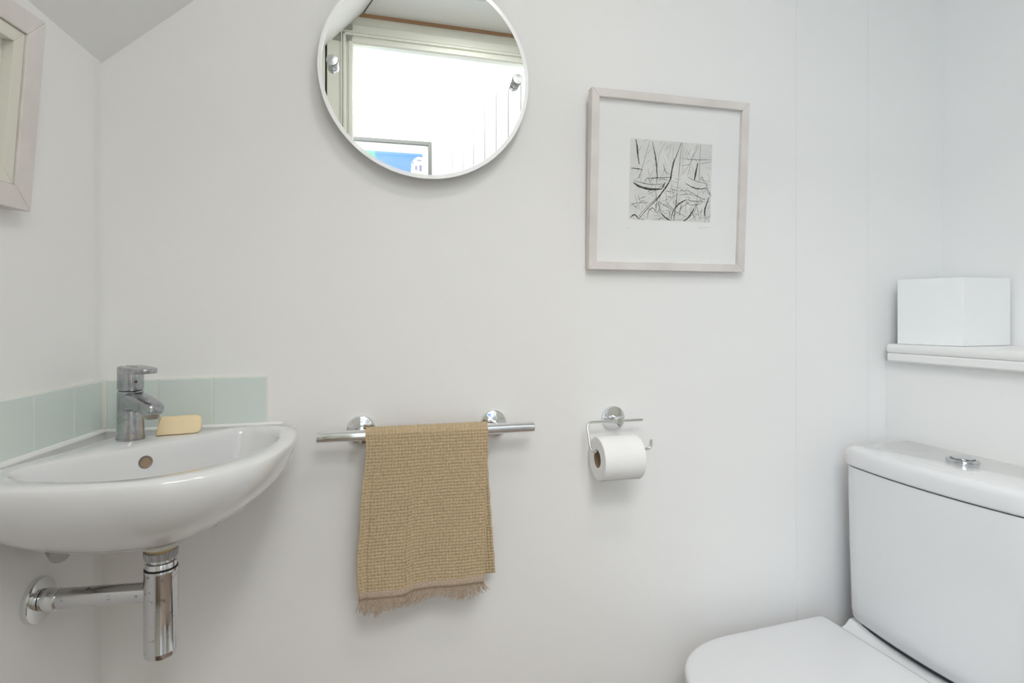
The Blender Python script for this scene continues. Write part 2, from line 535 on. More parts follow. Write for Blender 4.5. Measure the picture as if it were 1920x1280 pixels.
for s, z in ((0.955, -0.03), (0.91, -0.055), (0.82, -0.082), (0.66, -0.102), (0.42, -0.112), (0.16, -0.116), (0.02, -0.117)):
    c2 = cc * (0.35) + drain * 0.65 if s < .5 else cc * (0.7) + drain * 0.3
    rings.append(sc(I, cc if s > .8 else c2, s, z))
basin = thing('corner_basin', 'white ceramic corner basin fixed between the two walls', 'basin', (cc.x, cc.y, ZR - 0.122))
bgeo = loft(rings)
obj('basin_bowl', bgeo, M['porcelain'], basin, ang=80)
bvh = BVHTree.FromPolygons([Vector(p) for p in bgeo[0]], bgeo[1])
loc, nrm, _, _ = bvh.ray_cast(CAMP, ray(273, 866).normalized())
if nrm.dot(ray(273, 866)) > 0:
    nrm = -nrm
print('overflow at', loc, nrm)
obj('overflow_ring', lathe([(0.0072, -0.002), (0.0072, 0.0010), (0.0085, 0.0014), (0.0096, 0.0004), (0.0096, -0.002)], loc, nrm, 28), M['overflow'], basin)
obj('overflow_hole', lathe([(0.0, 0.0004), (0.0072, 0.0004), (0.0072, -0.002)], loc, nrm, 28), M['card'], basin)
obj('sealant_bead', join(tube([(SK(p, 0.004).x, SK(p, 0.004).y - 0.004, ZR + 0.0015) for p in (0.010, 0.1, 0.2, 0.29)], 0.0032, 8),
                         tube([FL(s, 0.008, ZR + 0.0015) for s in (0.010, 0.1, 0.2, 0.31)], 0.0050, 8)), M['sealant'], basin)

# ------------------------------------------------------------------ tap on the basin deck
BI = Vector((0.655, -0.755, 0))
BS = Vector((0.755, 0.655, 0))
TP = Vector((-0.3705, 1.020, ZR))
def FT(l, s, z):
    p = TP + BI * (l * 0.80) + BS * (s * 0.80)
    return (p.x, p.y, ZR + z * 0.955)
tap = thing('basin_tap', 'worn chrome single lever mixer tap standing on the basin deck', 'tap', TP)
def oval(r, ry, z, l0=0.0, n=40):
    return [FT(l0 + r * cos(2 * pi * i / n), ry * sin(2 * pi * i / n), z) for i in range(n)]
obj('tap_body', loft([oval(.0255, .0245, 0), oval(.0262, .0250, .002), oval(.0255, .0240, .006), oval(.0245, .0228, .03), oval(.0243, .0225, .060), oval(.0243, .0225, .0795), oval(.0225, .021, .081)]), M['worn_chrome'], tap)
def rrect(w, h, r, n=5):
    pts = []
    for cx_, cy_, st in ((w / 2 - r, h / 2 - r, 0), (-w / 2 + r, h / 2 - r, pi / 2), (-w / 2 + r, -h / 2 + r, pi), (w / 2 - r, -h / 2 + r, 3 * pi / 2)):
        for k in range(n + 1):
            a = st + pi / 2 * k / n
            pts.append((cx_ + r * cos(a), cy_ + r * sin(a)))
    return pts
sp = []
for l, w, zt, zb in ((-0.004, .042, .080, .044), (.012, .042, .080, .046), (.03, .040, .0785, .0505), (.05, .0385, .076, .0515), (.075, .037, .0725, .0505), (.095, .0355, .069, .0495), (.106, .032, .067, .0495), (.1105, .025, .065, .0515), (.1125, .014, .062, .054)):
    hh = zt - zb
    sp.append([FT(l, a, (zt + zb) / 2 + b) for a, b in rrect(w, hh, min(w, hh) * .38)])
obj('spout', loft(sp), M['worn_chrome'], tap, ang=50)
obj('aerator', lathe([(0.0, 0.012), (0.0098, 0.012), (0.0100, 0.002), (0.0088, 0.0), (0.0080, 0.001), (0.0, 0.0015)], FT(0.0945, 0, 0.0425), (0, 0, 1), 28), M['aerator'], tap)
obj('joint_gap', loft([oval(.0215, .020, .0795), oval(.0215, .020, .0845)]), M['dark'], tap)
obj('handle_base', loft([oval(.0232, .0215, .0825), oval(.0240, .0223, .0840), oval(.0240, .0223, .112), oval(.0235, .0218, .1145)]), M['worn_chrome'], tap)
lv = []
lout = [(-.0240, 0), (-.0225, .0080), (-.0175, .0153), (-.009, .0207), (.002, .0223), (.03, .0222), (.058, .0205), (.074, .0180), (.082, .0130), (.0845, .0060)]
lout = lout + [(a, -b) for a, b in reversed(lout[1:])] + [(.0845, -.0)]
for zz, k, lift in ((.1095, .985, .05), (.1105, 1.0, .05), (.1195, 1.0, -.01), (.1212, .985, -.01), (.1218, .95, -.01)):
    lv.append([FT(.02 + (a - .02) * k, b * k, zz + max(0, a - .01) * lift) for a, b in lout])
obj('lever', loft(lv), M['worn_chrome'], tap, ang=50)
obj('indicator_dot', lathe([(0, 0.0012), (0.0022, 0.0010), (0.0024, 0.0)], FT(0.0236, 0.0, 0.097), BI, 16), M['red_dot'], tap)

# ------------------------------------------------------------------ piece of soap on the deck
s0, s1 = on_z(290, 818.5, ZR), on_z(370, 812.5, ZR)
sd = (s1 - s0)
sd.z = 0
sL = sd.length
sd.normalize()
sn = Vector((-sd.y, sd.x, 0))
def FS(a, b, c):
    p = s0 + sd * a + sn * b
    return (p.x, p.y, ZR + 0.0005 + c * 0.92)
secs = []
prof = [(0.0, 0.001), (0.003, 0.0), (0.016, 0.0), (0.020, 0.002), (0.0225, 0.010), (0.0215, 0.022), (0.0175, 0.030), (0.0120, 0.0325), (0.0085, 0.0305), (0.0045, 0.019), (0.0015, 0.008)]
for k, (fr, shr) in enumerate(((0.0, .93), (0.03, 1.0), (0.5, 1.0), (0.90, 1.0), (0.98, .95), (1.045, .82), (1.085, .6))):
    ring_ = []
    for b, c in prof:
        bb, c2 = 0.011 + (b - 0.011) * shr, 0.015 + (c - 0.015) * shr
        ring_.append(FS(fr * sL + (0.006 * c2 / 0.03 if fr < .1 else 0.0), bb, max(0.0, c2)))
    secs.append(ring_)
so = obj('soap_bar', loft(secs), M['soap'], None, ang=50, bevel=0.0015, seg=3, origin=FS(sL / 2, 0.011, 0))
tag(so, 'pale yellow half bar of soap on the basin deck beside the tap', 'soap')

# ------------------------------------------------------------------ chrome bottle trap under the basin
trap = thing('bottle_trap', 'spotted chrome bottle trap and waste pipe under the basin', 'waste trap', (drain.x, drain.y, HC - 0.505))
dz = lambda drop: HC - drop
dc = (drain.x, drain.y, 0)
zf = ZR - 0.1365
obj('waste_flange', lathe([(0.012, zf + .0140), (0.020, zf + .0140), (0.021, zf + .0015), (0.029, zf + .001), (0.0305, zf - .0015), (0.0295, zf - .0035), (0.022, zf - .0085), (0.012, zf - .0085)], dc, (0, 0, 1), 48), M['flange_white'], trap)
obj('brass_ring', lathe([(0.012, zf - .0080), (0.0205, zf - .0080), (0.0205, zf - .0115), (0.012, zf - .0115)], dc, (0, 0, 1), 40), M['brass'], trap)
rr = []
nn = 72
for (h, base) in ((zf - .0108, .0215), (zf - .0125, .0228), (zf - .0225, .0220), (zf - .0235, .0190)):
    rr.append([(drain.x + (base - (.0009 if i % 3 == 0 else 0)) * cos(2 * pi * i / nn), drain.y + (base - (.0009 if i % 3 == 0 else 0)) * sin(2 * pi * i / nn), h) for i in range(nn)])
obj('ribbed_nut', loft(rr), M['ribbed_metal'], trap, ang=15)
obj('neck', lathe([(.0165, zf - .023), (.0165, zf - .028), (.0200, zf - .029), (.0208, zf - .031), (.0208, zf - .036), (.017, zf - .037)], dc, (0, 0, 1), 48), M['chrome'], trap)
obj('seal_ring', lathe([(.0175, zf - .0365), (.0217, zf - .0365), (.0217, zf - .040), (.0175, zf - .040)], dc, (0, 0, 1), 48), M['dark'], trap)
zb = HC - 0.505
obj('trap_body', lathe([(.0190, zf - .038), (.0225, zf - .0385), (.0230, zf - .040), (.0230, zf - .043), (.0225, zf - .044), (.0225, zb + .010), (.0227, zb + .0095), (.0225, zb + .009), (.0221, zb + .003), (.0200, zb + .0005), (0.0, zb)], dc, (0, 0, 1), 64), M['spotted_chrome'], trap)
zp = HC - 0.412
wp = drain - NL * ((drain - Vector((CX, YB))).dot(NL)) + E2 * 0.010
obj('waste_pipe', tube([(wp.x + NL.x * 0.004, wp.y + NL.y * 0.004, zp), (drain.x, drain.y, zp)], 0.0138, 40), M['spotted_chrome'], trap)
obj('pipe_sleeve', lathe([(.0139, .010), (.0155, .011), (.0157, .021), (.0150, .0225), (.0150, .030), (.0139, .031)], (wp.x, wp.y, zp), (NL.x, NL.y, 0), 48), M['chrome'], trap)
obj('wall_flange', lathe([(.012, 0.0), (.0315, 0.0), (.0317, .005), (.0306, .0080), (.0285, .0088), (.017, .0100), (.012, .0100)], (wp.x, wp.y, zp), (NL.x, NL.y, 0), 64), M['chrome'], trap)

# isolating valve peeping out below the bowl
vp = CAMP + ray(108, 1033) * 0.80
vl = (Vector((vp.x, vp.y)) - Vector((CX, YB))).dot(NL)
valve = thing('shut_off_valve', 'small grey round valve end showing below the basin near left wall', 'valve', (vp.x - NL.x * vl, vp.y - NL.y * vl, vp.z))
obj('valve_stem', tube([(vp.x - NL.x * vl, vp.y - NL.y * vl, vp.z + 0.035), (vp.x, vp.y, vp.z + 0.035), (vp.x, vp.y, vp.z)], 0.005, 16), M['chrome'], valve)
vd = Vector((0.55, -0.83, 0.0))
obj('valve_cap', join(lathe([(0, -.016), (.0110, -.016), (.0125, -.014), (.0125, -.001), (.0118, 0)], vp, vd, 32), lathe([(.0118, .001), (.0125, .002), (.0125, .014), (.0110, .016), (0, .016)], vp, vd, 32)), M['grey_plastic'], valve)

# ------------------------------------------------------------------ towel rail on the back wall
RZ = HC - 0.2207
RYc = 1.048
rail = thing('towel_rail', 'chrome towel rail with two round roses on back wall', 'towel rail', (0.11, YB, RZ))
rx0, rx1 = -0.0919, 0.3056
obj('rail_bar', lathe([(.0088, 0), (.0099, .0012), (.0099, rx1 - rx0 - .0012), (.0088, rx1 - rx0)], (rx0, RYc, RZ), (1, 0, 0), 40), M['chrome'], rail)
for x in (-0.0174, 0.2369):
    obj('rose', lathe([(.008, 0.0), (.0268, 0.0), (.0268, .004), (.0258, .0065), (.0235, .0080), (.0205, .0082), (.0185, .0095), (.010, .0105), (.008, .0105)], (x, YB, RZ), (0, -1, 0), 56), M['chrome'], rail)
    obj('post', lathe([(.0085, .008), (.0078, .012), (.0078, .050)], (x, YB, RZ), (0, -1, 0), 28), M['chrome'], rail)

# ------------------------------------------------------------------ waffle towel over the rail
towel = thing('hand_towel', 'tan waffle weave hand towel with fringed end hanging over chrome rail', 'towel', (0.10, RYc, RZ))
cell = 0.0058
NCOL = 38
SUB = 4
NW = NCOL * SUB + 1
r_o = 0.0115
front_len, back_len = 0.283, 0.281
L_arc = pi * r_o
tot = back_len + L_arc + front_len
NROW = int(tot / cell)
NHt = NROW * SUB + 1
def smooth01(t):
    t = max(0.0, min(1.0, t))
    return t * t * (3 - 2 * t)
def towel_pt(su, l, h=0.0):
    """su 0..1 across, l along the cloth from the back hem over the rail to the front hem"""
    if l < back_len:                                     # behind the rail
        t = 1 - l / back_len
        xl, xr_ = -0.008 + 0.012 * t, 0.2116 + 0.0215 * t
        x = xl + (xr_ - xl) * su
        y = RYc + r_o + 0.006 * t + 0.002 * sin(su * 9 + 1) * t
        return Vector((x, min(y + h, YB - 0.004), RZ - (back_len - l)))
    l -= back_len
    if l < L_arc:
        a = l / L_arc * pi
        x = -0.008 + 0.2196 * su
        R = r_o + h
        return Vector((x, RYc + R * cos(a), RZ + R * sin(a)))
    l -= L_arc
    t = l / front_len
    step = smooth01((su - 0.34) / 0.08)
    ln = l * (1.0 + 0.018 - 0.020 * step)
    xl = -0.008 - 0.0135 * smooth01(t * 1.3) + 0.0012 * sin(t * 14)
    xr_ = 0.2116 - 0.0055 * t + 0.0008 * sin(t * 11)
    x = xl + (xr_ - xl) * su
    fold = -0.0035 * math.exp(-((su - 0.055) / 0.018) ** 2) * min(1, t * 4)
    y = RYc - r_o + 0.004 * t - 0.0022 * sin(su * 7.0 + 0.6) * t - 0.0016 * sin(su * 15 + 3 * t) * t - fold
    y += -0.0025 * sin((1 - step) * pi) * t
    return Vector((x, y - h, RZ - ln))
v, f = [], []
for j in range(NHt):
    l = tot * j / (NHt - 1)
    vv = j / SUB
    hem = l > tot - 0.011
    for i in range(NW):
        uu = i / SUB
        ru = abs(cos(pi * uu)) ** 3
        rv = abs(cos(pi * vv)) ** 3
        h = 0.0034 * max(ru, 0.80 * rv)
        h += 0.0002 * sin(uu * 12.9 + vv * 7.7) + 0.0002 * sin(uu * 3.1 - vv * 1.7)
        if hem:
            h = 0.0008
        p = towel_pt(i / (NW - 1), l, h)
        p.x += 0.0004 * sin(vv * 0.9 + uu * 0.4)
        v.append((p.x, p.y, p.z))
for j in range(NHt - 1):
    for i in range(NW - 1):
        a = j * NW + i
        f.append((a, a + 1, a + NW + 1, a + NW))
tc_ = obj('cloth', (v, f), M['towel'], towel, ang=180)
so_ = tc_.modifiers.new('solidify', 'SOLIDIFY')
so_.thickness = 0.0012
so_.offset = -1
gs = []
for k in range(330):
    su = (k + random.random()) / 330
    p0 = towel_pt(su, tot - 0.0005, 0.0004)
    lean = 0.010 * sin(su * 5 + 2.4) - 0.004 + random.uniform(-0.006, 0.006)
    if su < .12:
        lean -= 0.004
    if su > .9:
        lean += 0.006
    ln = 0.024 + 0.006 * sin(su * 17) + random.uniform(-.005, .004) + (0.007 if .12 < su < .33 else 0)
    pts = []
    for m in range(5):
        t = m / 4
        pts.append(p0 + Vector((lean * t * t, random.uniform(-.0012, .0008) * t, -ln * t)) + Vector((random.uniform(-.0006, .0006), 0, 0)) * t)
    gs.append(tube(pts, [0.0007, .00068, .0006, .0005, .0003], 4))
fo = obj('fringe', join(*gs), M['fringe'], towel)
fo['kind'] = 'stuff'
v, f = [], []
for j in range(4):
    for i in range(60):
        p = towel_pt(i / 59, tot - 0.011 + 0.0125 * j / 3, 0.0018)
        v.append((p.x, p.y, p.z - (0.0015 if j == 3 else 0)))
for j in range(3):
    for i in range(59):
        a = j * 60 + i
        f.append((a, a + 1, a + 61, a + 60))
hb = obj('hem_band', (v, f), M['fringe'], towel)
hs = hb.modifiers.new('solidify', 'SOLIDIFY')
hs.thickness = 0.001

# ------------------------------------------------------------------ toilet roll holder and roll
holder = thing('toilet_roll_holder', 'chrome wire toilet roll holder with round rose on back wall', 'roll holder', (0.4929, YB, HC - 0.2217))
hz = HC - 0.2217
obj('rose', lathe([(.006, 0), (.0258, 0), (.0258, .004), (.0245, .0062), (.021, .0072), (.006, .0078)], (0.4929, YB, hz), (0, -1, 0), 56), M['chrome'], holder)
obj('post', lathe([(.0075, .006), (.0068, .010), (.0068, .034), (.0060, .0352), (0, .0354)], (0.4929, YB, hz), (0, -1, 0), 32), M['chrome'], holder)
yu, yl = YB - 0.029, YB - 0.052
zl = HC - 0.2775
wire = fillet([(0.546, yu, hz - 0.001), (0.4232, yu, hz - 0.001), (0.4232, yl, zl), (0.5535, yl, zl), (0.5535, yl - 0.001, zl + 0.019)], 0.013, 7)
obj('wire_arm', tube(wire, 0.0029, 14), M['chrome'], holder)
rc = Vector((0.4362, yl, zl - 0.0135))
rollo = thing('toilet_roll', 'white toilet paper roll hanging on the chrome wire holder', 'toilet roll', (0.486, yl, rc.z - 0.046))
RR, RL = 0.0430, 0.086
prof = [(.0180, 0.0), (.0420, 0.0), (RR, .0012), (RR, RL - .0012), (.0420, RL), (.0180, RL), (.0180, 0.0)]
u, vv_, w = basis((1, 0, 0))
rings = []
for r, h in prof:
    rings.append([rc + Vector((h, 0, 0)) + (u * cos(2 * pi * i / 56) + vv_ * sin(2 * pi * i / 56)) * (r if r < .03 else r * (1 + 0.008 * sin(2 * pi * i / 56 * 2 + 1))) for i in range(56)])
obj('paper', loft(rings, False, False), M['paper_roll'], rollo)
obj('cardboard_core', ring_geo(.0166, .0182, 0.0006, RL - 0.0006, rc, (1, 0, 0), 40), M['card'], rollo)
# loose end of the sheet, lying against the roll
v, f = [], []
for j in range(9):
    a = radians(-62 - j * 7)
    for i in range(2):
        v.append((rc.x + 0.0005 + (RL - .001) * i, rc.y + (RR + .0011) * -cos(a) if False else rc.y - (RR + .0011) * cos(a), rc.z + (RR + .0011) * sin(a)))
for j in range(8):
    f.append((2 * j, 2 * j + 1, 2 * j + 3, 2 * j + 2))
se_ = obj('sheet_end', (v, f), M['paper_roll'], rollo)
sm_ = se_.modifiers.new('solidify', 'SOLIDIFY')
sm_.thickness = 0.0006

# ------------------------------------------------------------------ round mirror
MC = Vector((0.104, 1.070, HC + 0.448))
MR = 0.197
mir = thing('round_mirror', 'round frameless mirror with white polished edge on back wall', 'mirror', (MC.x, YB, MC.z - MR))
obj('mirror_glass', lathe([(0.0, -0.002), (MR - .0072, -0.002), (MR - .0072, 0.0), (0, 0.0)], MC, (0, -1, 0), 128), M['mirror'], mir)
obj('mirror_rim', ring_geo(MR - .0072, MR, -0.004, 0.0004, MC, (0, -1, 0), 128), M['mirror_edge'], mir)
obj('backing', lathe([(0, -0.009), (MR - .006, -0.009), (MR - .004, -0.004), (0, -0.004)], MC, (0, -1, 0), 96), M['grey_plastic'], mir)
for sx in (-0.1705, 0.1705):
    p = MC + Vector((sx, 0, 0))
    st = obj('stud', lathe([(.0095, .0), (.0095, .004), (.0070, .0045), (.0070, .0065), (.0098, .0070), (.0100, .0180), (.0092, .0192), (0, .0195)], p, (0, -1, 0), 36), M['satin_chrome'], mir)
    obj('stud_spacer', lathe([(.008, -0.003), (.008, -0.0295)], p, (0, -1, 0), 24), M['chrome'], st)

# ------------------------------------------------------------------ framed etching on the back wall
TB = 0.018 / 0.365
bu = Vector((0, -TB, 1)).normalized()
cu = Vector((0, -1, -TB)).normalized()
FO = Vector((0.4312, YB - 0.0012, HC + 0.0885))
def FE(a, b, c):
    p = FO + Vector((a, 0, 0)) + bu * b + cu * c
    return (p.x, p.y, p.z)
FW, FH, FB, FD_ = 0.3650, 0.3655, 0.0172, 0.0195
def mitres(W, Hh, i, bw):
    """outlines of four mitred bars of width bw, set in by i"""
    a, b, c_, d = i, W - i, i, Hh - i
    return (((a, c_), (b, c_), (b - bw, c_ + bw), (a + bw, c_ + bw)), ((b, c_), (b, d), (b - bw, d - bw), (b - bw, c_ + bw)),
            ((b, d), (a, d), (a + bw, d - bw), (b - bw, d - bw)), ((a, d), (a, c_), (a + bw, c_ + bw), (a + bw, d - bw)))
def picture_frame(parent, F, W, Hh, bw, dep, mat):
    for quad in mitres(W, Hh, 0.0, bw):
        obj('frame_bar', prism(quad, 0.0, dep, F), mat, parent, smooth=False, bevel=0.0012)
etch = thing('framed_etching', 'black and white boat etching in square whitewashed frame on back wall', 'picture', FO)
picture_frame(etch, FE, FW, FH, FB, FD_, M['wood_wash'])
mat_o = obj('mat_board', fbox(FB - .002, FW - FB + .002, FB - .002, FH - FB + .002, 0.006, 0.0095, FE), M['mat_board'], etch, smooth=False)
obj('glass_pane', fbox(FB - .001, FW - FB + .001, FB - .001, FH - FB + .001, 0.0118, 0.0132, FE), M['pane'], etch, smooth=False)
pa0, pa1, pb0, pb1 = 0.0905, 0.2820, 0.1060, 0.2725
pr = obj('print', fbox(pa0, pa1, pb0, pb1, 0.0095, 0.0098, FE), M['print_paper'], etch, smooth=False)
PZ = 0.0098
def zp_(x, y):                               # picture-drawing grid to frame coordinates
    uu = (x - 76) / 1008.0
    ww = (y - 80 - 80 * uu) / (1005 - 35 * uu)
    uu, ww = max(0.004, min(0.996, uu)), max(0.004, min(0.996, ww))
    return pa0 + (pa1 - pa0) * uu, pb1 - (pb1 - pb0) * ww
PSC = (pa1 - pa0) / 1008.0
def ribbon(pts, w, z, F=FE, conv=zp_, taper=True, jit=0.0, scl=PSC):
    P = [Vector(conv(*p)) for p in pts]
    if len(P) > 2:
        P = catmull(P, 5)
    else:
        P = [P[0].lerp(P[1], t / 5) for t in range(6)]
    n = len(P)
    Vv, Ff = [], []
    for i, p in enumerate(P):
        d = (P[min(i + 1, n - 1)] - P[max(i - 1, 0)])
        d = d.normalized() if d.length > 1e-9 else Vector((1, 0))
        nn_ = Vector((-d.y, d.x))
        k = (0.35 + 0.65 * sin(pi * (i + 0.5) / n)) if taper else 1.0
        k *= 1 + random.uniform(-.25, .25)
        h = w * scl * 0.5 * k
        j = Vector((random.uniform(-1, 1), random.uniform(-1, 1))) * jit * scl
        a, b = p + nn_ * h + j, p - nn_ * h + j
        Vv += [F(a.x, a.y, z), F(b.x, b.y, z)]
    for i in range(n - 1):
        Ff.append((2 * i, 2 * i + 1, 2 * i + 3, 2 * i + 2))
    return Vv, Ff
dark = [
    ([(140, 95), (155, 180), (168, 290), (187, 400)], 12), ([(338, 125), (365, 240), (390, 370), (402, 500), (408, 590)], 9),
    ([(697, 135), (650, 260), (605, 390), (582, 500), (562, 600), (520, 685), (470, 755), (415, 835), (320, 930), (190, 1085)], 9),
    ([(612, 330), (590, 430), (580, 520), (566, 600), (500, 700)], 9), ([(120, 630), (180, 672), (280, 706), (380, 715), (470, 708)], 16),
    ([(300, 580), (400, 572), (590, 566)], 5), ([(465, 1010), (510, 1060), (580, 1105)], 10), ([(745, 1112), (810, 1060), (868, 965)], 11),
    ([(640, 940), (690, 890), (770, 845)], 11), ([(1060, 810), (1028, 910), (1008, 990), (1020, 1062)], 11), ([(905, 390), (885, 500), (868, 600)], 13),
    ([(760, 640), (850, 690), (950, 710), (1022, 698)], 8), ([(90, 450), (160, 458), (225, 468)], 7), ([(655, 760), (640, 940), (622, 1105)], 6),
    ([(640, 930), (600, 1030), (585, 1100)], 6), ([(90, 1070), (140, 1030), (190, 1072)], 9), ([(470, 708), (505, 630)], 9), ([(715, 330), (850, 345), (1085, 350)], 4)]
mid = [
    ([(710, 140), (690, 260), (680, 420), (665, 600), (655, 760)], 4), ([(120, 605), (250, 640), (380, 655), (480, 645)], 5),
    ([(255, 630), (285, 575), (300, 580), (325, 640)], 4), ([(325, 640), (345, 585), (398, 575), (402, 650)], 4), ([(410, 600), (480, 590), (540, 602)], 4),
    ([(180, 1060), (300, 925), (430, 800), (505, 690)], 4), ([(935, 155), (930, 400), (925, 620)], 4), ([(780, 560), (860, 600), (930, 625), (1030, 645)], 4),
    ([(1022, 698), (1050, 740), (1078, 772)], 5), ([(1030, 645), (1020, 700)], 4), ([(945, 600), (962, 560), (985, 622)], 4), ([(940, 400), (1000, 385), (1080, 370)], 3),
    ([(690, 1030), (710, 950), (760, 910), (850, 862)], 4), ([(770, 840), (870, 862), (985, 862)], 4), ([(985, 862), (940, 897), (850, 910), (775, 890)], 4),
    ([(410, 850), (500, 910), (620, 980), (780, 1060)], 4), ([(90, 920), (180, 880), (320, 885)], 3), ([(300, 1080), (308, 1000), (345, 950), (385, 965), (382, 1010)], 5),
    ([(670, 790), (780, 775), (900, 800), (1000, 850)], 3), ([(305, 115), (240, 380), (180, 590)], 3), ([(480, 400), (500, 480), (525, 520)], 5),
    ([(770, 720), (900, 790), (1010, 850)], 3), ([(225, 460), (200, 520), (180, 585)], 4), ([(890, 160), (800, 400), (725, 530)], 3), ([(910, 170), (840, 330), (780, 545)], 3),
    ([(390, 660), (395, 760), (410, 860), (400, 1000)], 4), ([(705, 420), (760, 415), (815, 400)], 3), ([(575, 960), (570, 1040), (560, 1100)], 4),
    ([(860, 970), (900, 910), (880, 1010)], 4), ([(900, 920), (930, 1020), (960, 1100)], 3), ([(510, 735), (580, 745)], 4), ([(720, 900), (700, 960), (695, 1040)], 5),
    ([(880, 940), (860, 1010), (800, 1080)], 4), ([(420, 870), (440, 950), (410, 1010), (390, 930)], 4)]
rs = random.Random(3)
pale = [([(500, 130), (430, 270), (400, 480)], 3), ([(600, 125), (590, 360)], 3), ([(570, 180), (530, 330)], 3), ([(500, 450), (470, 540), (430, 565)], 3), ([(720, 200), (715, 560)], 3)]
for k in range(230):
    x, y = rs.uniform(85, 1070), rs.uniform(120, 1115)
    if y < 560 and rs.random() < .55:
        continue
    a = rs.choice((-0.9, 0.5, 1.45, 0.1, 1.2)) + rs.uniform(-.3, .3)
    l = rs.uniform(40, 150)
    pale.append(([(x, y), (x + l * .5 * cos(a) + rs.uniform(-8, 8), y + l * .5 * sin(a)), (x + l * cos(a), y + l * sin(a))], rs.uniform(2, 4)))
for k in range(60):
    x, y = rs.uniform(85, 1070), rs.uniform(700, 1115)
    a = rs.uniform(-1.2, 1.5)
    l = rs.uniform(30, 110)
    mid.append(([(x, y), (x + l * .5 * cos(a) + rs.uniform(-8, 8), y + l * .5 * sin(a)), (x + l * cos(a), y + l * sin(a))], rs.uniform(2, 3.5)))
obj('ink_lines', join(*[ribbon(p, w * 1.35, PZ + .0004, jit=1.6) for p, w in dark]), M['ink'], pr)['kind'] = 'stuff'
obj('ink_lines', join(*[ribbon(p, w * 1.4, PZ + .0003, jit=1.2) for p, w in mid]), M['ink_mid'], pr)['kind'] = 'stuff'
obj('ink_lines', join(*[ribbon(p, w * 1.4, PZ + .0002, jit=.8) for p, w in pale]), M['ink_pale'], pr)['kind'] = 'stuff'
obj('ink_lines', join(*[ribbon(p, w, PZ + .00025, taper=False) for p, w in (([(480, 660), (490, 690)], 22), ([(770, 870), (800, 890)], 26), ([(520, 510), (600, 540)], 8), ([(760, 815), (830, 825)], 7))]), M['rust'], pr)['kind'] = 'stuff'
def sig(x, y):
    uu, ww = (x - 76) / 1008.0, (y - 80 - 80 * (x - 76) / 1008.0) / 970.0
    return pa0 + (pa1 - pa0) * uu, pb1 - (pb1 - pb0) * ww
obj('pencil_signature', join(ribbon([(930 + 11 * k, 1190 + (8 if k % 2 else -6) * (0.5 + 0.5 * sin(k * 2.1))) for k in range(14)], 4, PZ, conv=sig, taper=False), ribbon([(52, 1160), (66, 1150), (78, 1164)], 4, PZ, conv=sig, taper=False)), M['pencil'], mat_o)['kind'] = 'stuff'

# ------------------------------------------------------------------ framed picture on the left wall, hung leaning forward
LS0, LZ0, LHt, LW = 0.193, HC + 0.138, 0.258, 0.42
lean = 0.020 / LHt
def FP(a, b, c):                             # a along the wall towards the door, b up, c out of the wall
    off = 0.001 + c + lean * b
    return FL(LS0 + a, off, LZ0 + b - lean * c)
lp = thing('framed_picture', 'deep whitewashed box frame with cream slip leaning from left wall', 'picture', FL(LS0 + LW / 2, 0, LZ0))
picture_frame(lp, FP, LW, LHt, 0.030, 0.021, M['wood_wash'])
obj('mat_board', fbox(0.02, LW - 0.02, 0.02, LHt - 0.02, 0.001, 0.004, FP), M['mat_board'], lp, smooth=False)
for quad in mitres(LW, LHt, 0.0306, 0.017):
    obj('slip_bar', prism(quad, 0.004, 0.0178, FP), M['cream_slip'], lp, smooth=False, bevel=0.0008)
obj('glass_pane', fbox(0.046, LW - 0.046, 0.046, LHt - 0.046, 0.0070, 0.0082, FP), M['pane'], lp, smooth=False)

# ------------------------------------------------------------------ shelf and white box
prof = [(0.0, .9955), (.185, .9955), (.1892, .9938), (.1915, .9895), (.1915, .980), (.1895, .9765), (.1860, .9750), (.1880, .9735), (.1900, .9712), (.1900, .9580), (.1872, .9545), (0.0, .9545)]
rings = [[FR(k, m, z) for m, z in prof] for k in (0.0, 1.22)]
sh = obj('window_shelf', loft(rings), M['gloss_paint'], None, origin=FR(0.6, 0.1, .9545), ang=30)
tag(sh, 'white painted shelf with rounded grooved front edge above the cistern', 'shelf')
q0, q1, q2, q3 = Vector((1.191, 1.061)), Vector((1.236, .944)), Vector((1.380, .950)), Vector((1.352, 1.075))
bxc = (q0 + q1 + q2 + q3) / 4
wbx = obj('white_box', prism([tuple(q) for q in (q0, q1, q2, q3)], SHZ + .0005, SHZ + .1497), M['white_box'], None, smooth=False, bevel=0.002, seg=3, origin=(bxc.x, bxc.y, SHZ))
tag(wbx, 'plain white block shaped box standing on the shelf', 'box')

